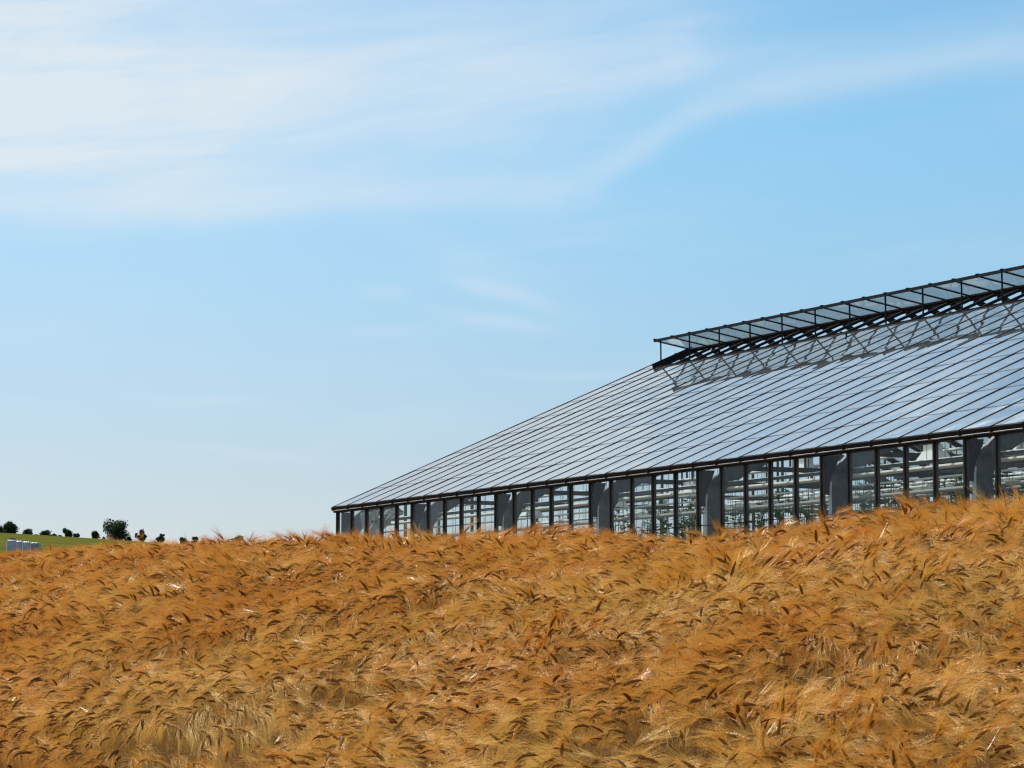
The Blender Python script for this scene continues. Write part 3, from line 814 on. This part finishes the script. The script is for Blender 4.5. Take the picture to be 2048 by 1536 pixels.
for i in range(NV):
    st, er, aw = barley(i, nods[i])
    parts.append((st.mesh('stem', [m_stem]), None, None))
    e2 = MB(); e2.v, e2.f, e2.m = er.v, er.f, [0] * len(er.f)
    a2 = MB(); a2.v, a2.f, a2.m = aw.v, aw.f, [0] * len(aw.f)
    parts[-1] = (parts[-1][0], sm(e2.mesh('ear', [m_ear])), sm(a2.mesh('awns', [m_awn])))
    al = MB(); al.add(st.v, st.f, 0); al.add(er.v, er.f, 1); al.add(aw.v, aw.f, 2)
    me = al.mesh('barley_%02d' % i, [m_stem, m_ear, m_awn])
    me.polygons.foreach_set('use_smooth', [True] * len(me.polygons))
    o = bpy.data.objects.new('barley_variant_%02d' % i, me); vcol.objects.link(o)

# smooth random fields for the way the crop lies
class Field:
    def __init__(s, cell, seed):
        s.c = cell; s.g = np.random.default_rng(seed).normal(size=(200, 200))
    def __call__(s, x, y):
        a = x / s.c + 60; b = y / s.c + 20; i = np.floor(a).astype(int) % 199; j = np.floor(b).astype(int) % 199
        u, v = a - np.floor(a), b - np.floor(b); u = u*u*(3-2*u); v = v*v*(3-2*v); g = s.g
        return (g[i, j]*(1-u) + g[i+1, j]*u)*(1-v) + (g[i, j+1]*(1-u) + g[i+1, j+1]*u)*v
DENS = 106
Y0, Y1, XM = 10.5, 68.0, 16.0
n_try = int(DENS * (Y1 - Y0) * 2 * XM)
yy = rng.uniform(Y0, Y1, n_try); xx = rng.uniform(-XM, XM, n_try)
uu = np.clip(xx / yy, -.205, .205); zc = 17.4 / (.4393 + .8983 * uu)
keep = (yy < zc + 3.5) & (np.abs(xx) < .19 * yy + 2.6)
xx, yy = xx[keep], yy[keep]
fa, fb, fc_, fd = Field(1.1, 1), Field(.45, 2), Field(1.6, 3), Field(.6, 4)
hol = Field(.9, 5); 
hl = np.clip(hol(xx, yy * .6) - .75, 0, 1.2) + np.clip(Field(.42, 11)(xx, yy * .55) - 1.0, 0, 1) * 1.1              # hollows where the crop has sunk
zz = ground_h(xx, yy)
hs = 1.0 + .06 * fa(xx, yy * .6) + .06 * fb(xx, yy) + .05 * Field(2.1, 12)(xx, yy * .6) + rng.normal(0, .05, len(xx)) - .13 * hl
hs = np.clip(hs, .62, 1.22)
# direction the ears nod to: mostly across the slope, turning slowly from patch to patch
psi = np.where(fc_(xx, yy * .7) + rng.normal(0, .45, len(xx)) > -.1, math.pi + .5, -.5) + .6 * fd(xx, yy) + rng.normal(0, .55, len(xx))
lean = .08 + .20 * np.abs(fa(xx + 9, yy)) + .45 * hl * rng.random(len(xx)) + np.abs(rng.normal(0, .07, len(xx)))
lean = np.clip(lean, 0, .9)
# orientation: lean about the local y axis (towards +x), then turn to psi
nf = Field(1.4, 21)(xx, yy * .55)
idx = np.clip((NV * (.64 + .17 * nf + rng.normal(0, .19, len(xx)))), 0, NV - 1).astype(int)
tone = np.clip(.33 + .18 * Field(1.1, 8)(xx, yy * .6) + .10 * fd(xx + 50, yy) - .010 * (yy - 22), 0, .85)  # more orange with distance: the backlit look of the crest put into the colour
rot = np.stack([rng.normal(0, .05, len(xx)), lean, psi], 1)
# 300 stalks that show largest: nearest ones whose ears stand in view at the lower picture edge
top = zz + .80 * hs * np.cos(lean)
elev = (top - EYE) / yy; px = 1024 + 6000 * xx / yy; py = 1331 - 6000 * elev
cand = np.where((py < 1515) & (px > 10) & (px < 2038) & (hs > 1.0))[0]
near = cand[np.argsort(yy[cand])[:300]]
mask = np.ones(len(xx), bool); mask[near] = False
pm = bpy.data.meshes.new('barley_field')
P = np.stack([xx, yy, zz], 1)[mask]
pm.vertices.add(len(P)); pm.vertices.foreach_set('co', P.ravel())
for nm, ty, dat, key in (('tone', 'FLOAT', tone[mask], 'value'), ('rot', 'FLOAT_VECTOR', rot[mask].ravel(), 'vector'), ('scl', 'FLOAT', hs[mask], 'value'), ('idx', 'INT', idx[mask].astype(np.int32), 'value')):
    at = pm.attributes.new(nm, ty, 'POINT'); at.data.foreach_set(key, dat)
pm.update()
bf = link('barley_field', pm)
tag(bf, 'field of ripe golden barley with nodding ears and long awns', 'barley', kind='stuff')
ng = bpy.data.node_groups.new('scatter_barley', 'GeometryNodeTree')
ng.interface.new_socket('Geometry', in_out='INPUT', socket_type='NodeSocketGeometry')
ng.interface.new_socket('Geometry', in_out='OUTPUT', socket_type='NodeSocketGeometry')
gi = ng.nodes.new('NodeGroupInput'); go = ng.nodes.new('NodeGroupOutput')
ci = ng.nodes.new('GeometryNodeCollectionInfo'); ci.inputs[0].default_value = vcol; ci.inputs[1].default_value = True; ci.inputs[2].default_value = True
ip = ng.nodes.new('GeometryNodeInstanceOnPoints'); ip.inputs['Pick Instance'].default_value = True
def nattr(name, ty):
    n = ng.nodes.new('GeometryNodeInputNamedAttribute'); n.data_type = ty; n.inputs[0].default_value = name; return n.outputs[0]
er_ = ng.nodes.new('FunctionNodeEulerToRotation')
ng.links.new(nattr('rot', 'FLOAT_VECTOR'), er_.inputs[0])
ng.links.new(gi.outputs[0], ip.inputs['Points']); ng.links.new(ci.outputs[0], ip.inputs['Instance'])
ng.links.new(nattr('idx', 'INT'), ip.inputs['Instance Index'])
ng.links.new(er_.outputs[0], ip.inputs['Rotation'])
ng.links.new(nattr('scl', 'FLOAT'), ip.inputs['Scale'])
ng.links.new(ip.outputs[0], go.inputs[0])
md = bf.modifiers.new('scatter', 'NODES'); md.node_group = ng
for i in near:
    o = empty('barley_stalk', (xx[i], yy[i], zz[i]))
    o.rotation_euler = tuple(rot[i]); o.scale = (hs[i],) * 3
    tag(o, 'ripe barley stalk with bearded ear in the nearest rows of the field', 'barley stalk', 'barley stalks in the nearest rows')
    a, b2, c2 = parts[idx[i]]
    so_ = link('stem', a, None, o); eo = link('ear', b2, None, o); ao = link('awns', c2, None, eo)
    for q in (so_, eo, ao): q['tone'] = float(tone[i])
print('barley instances', len(P), 'near', len(near))
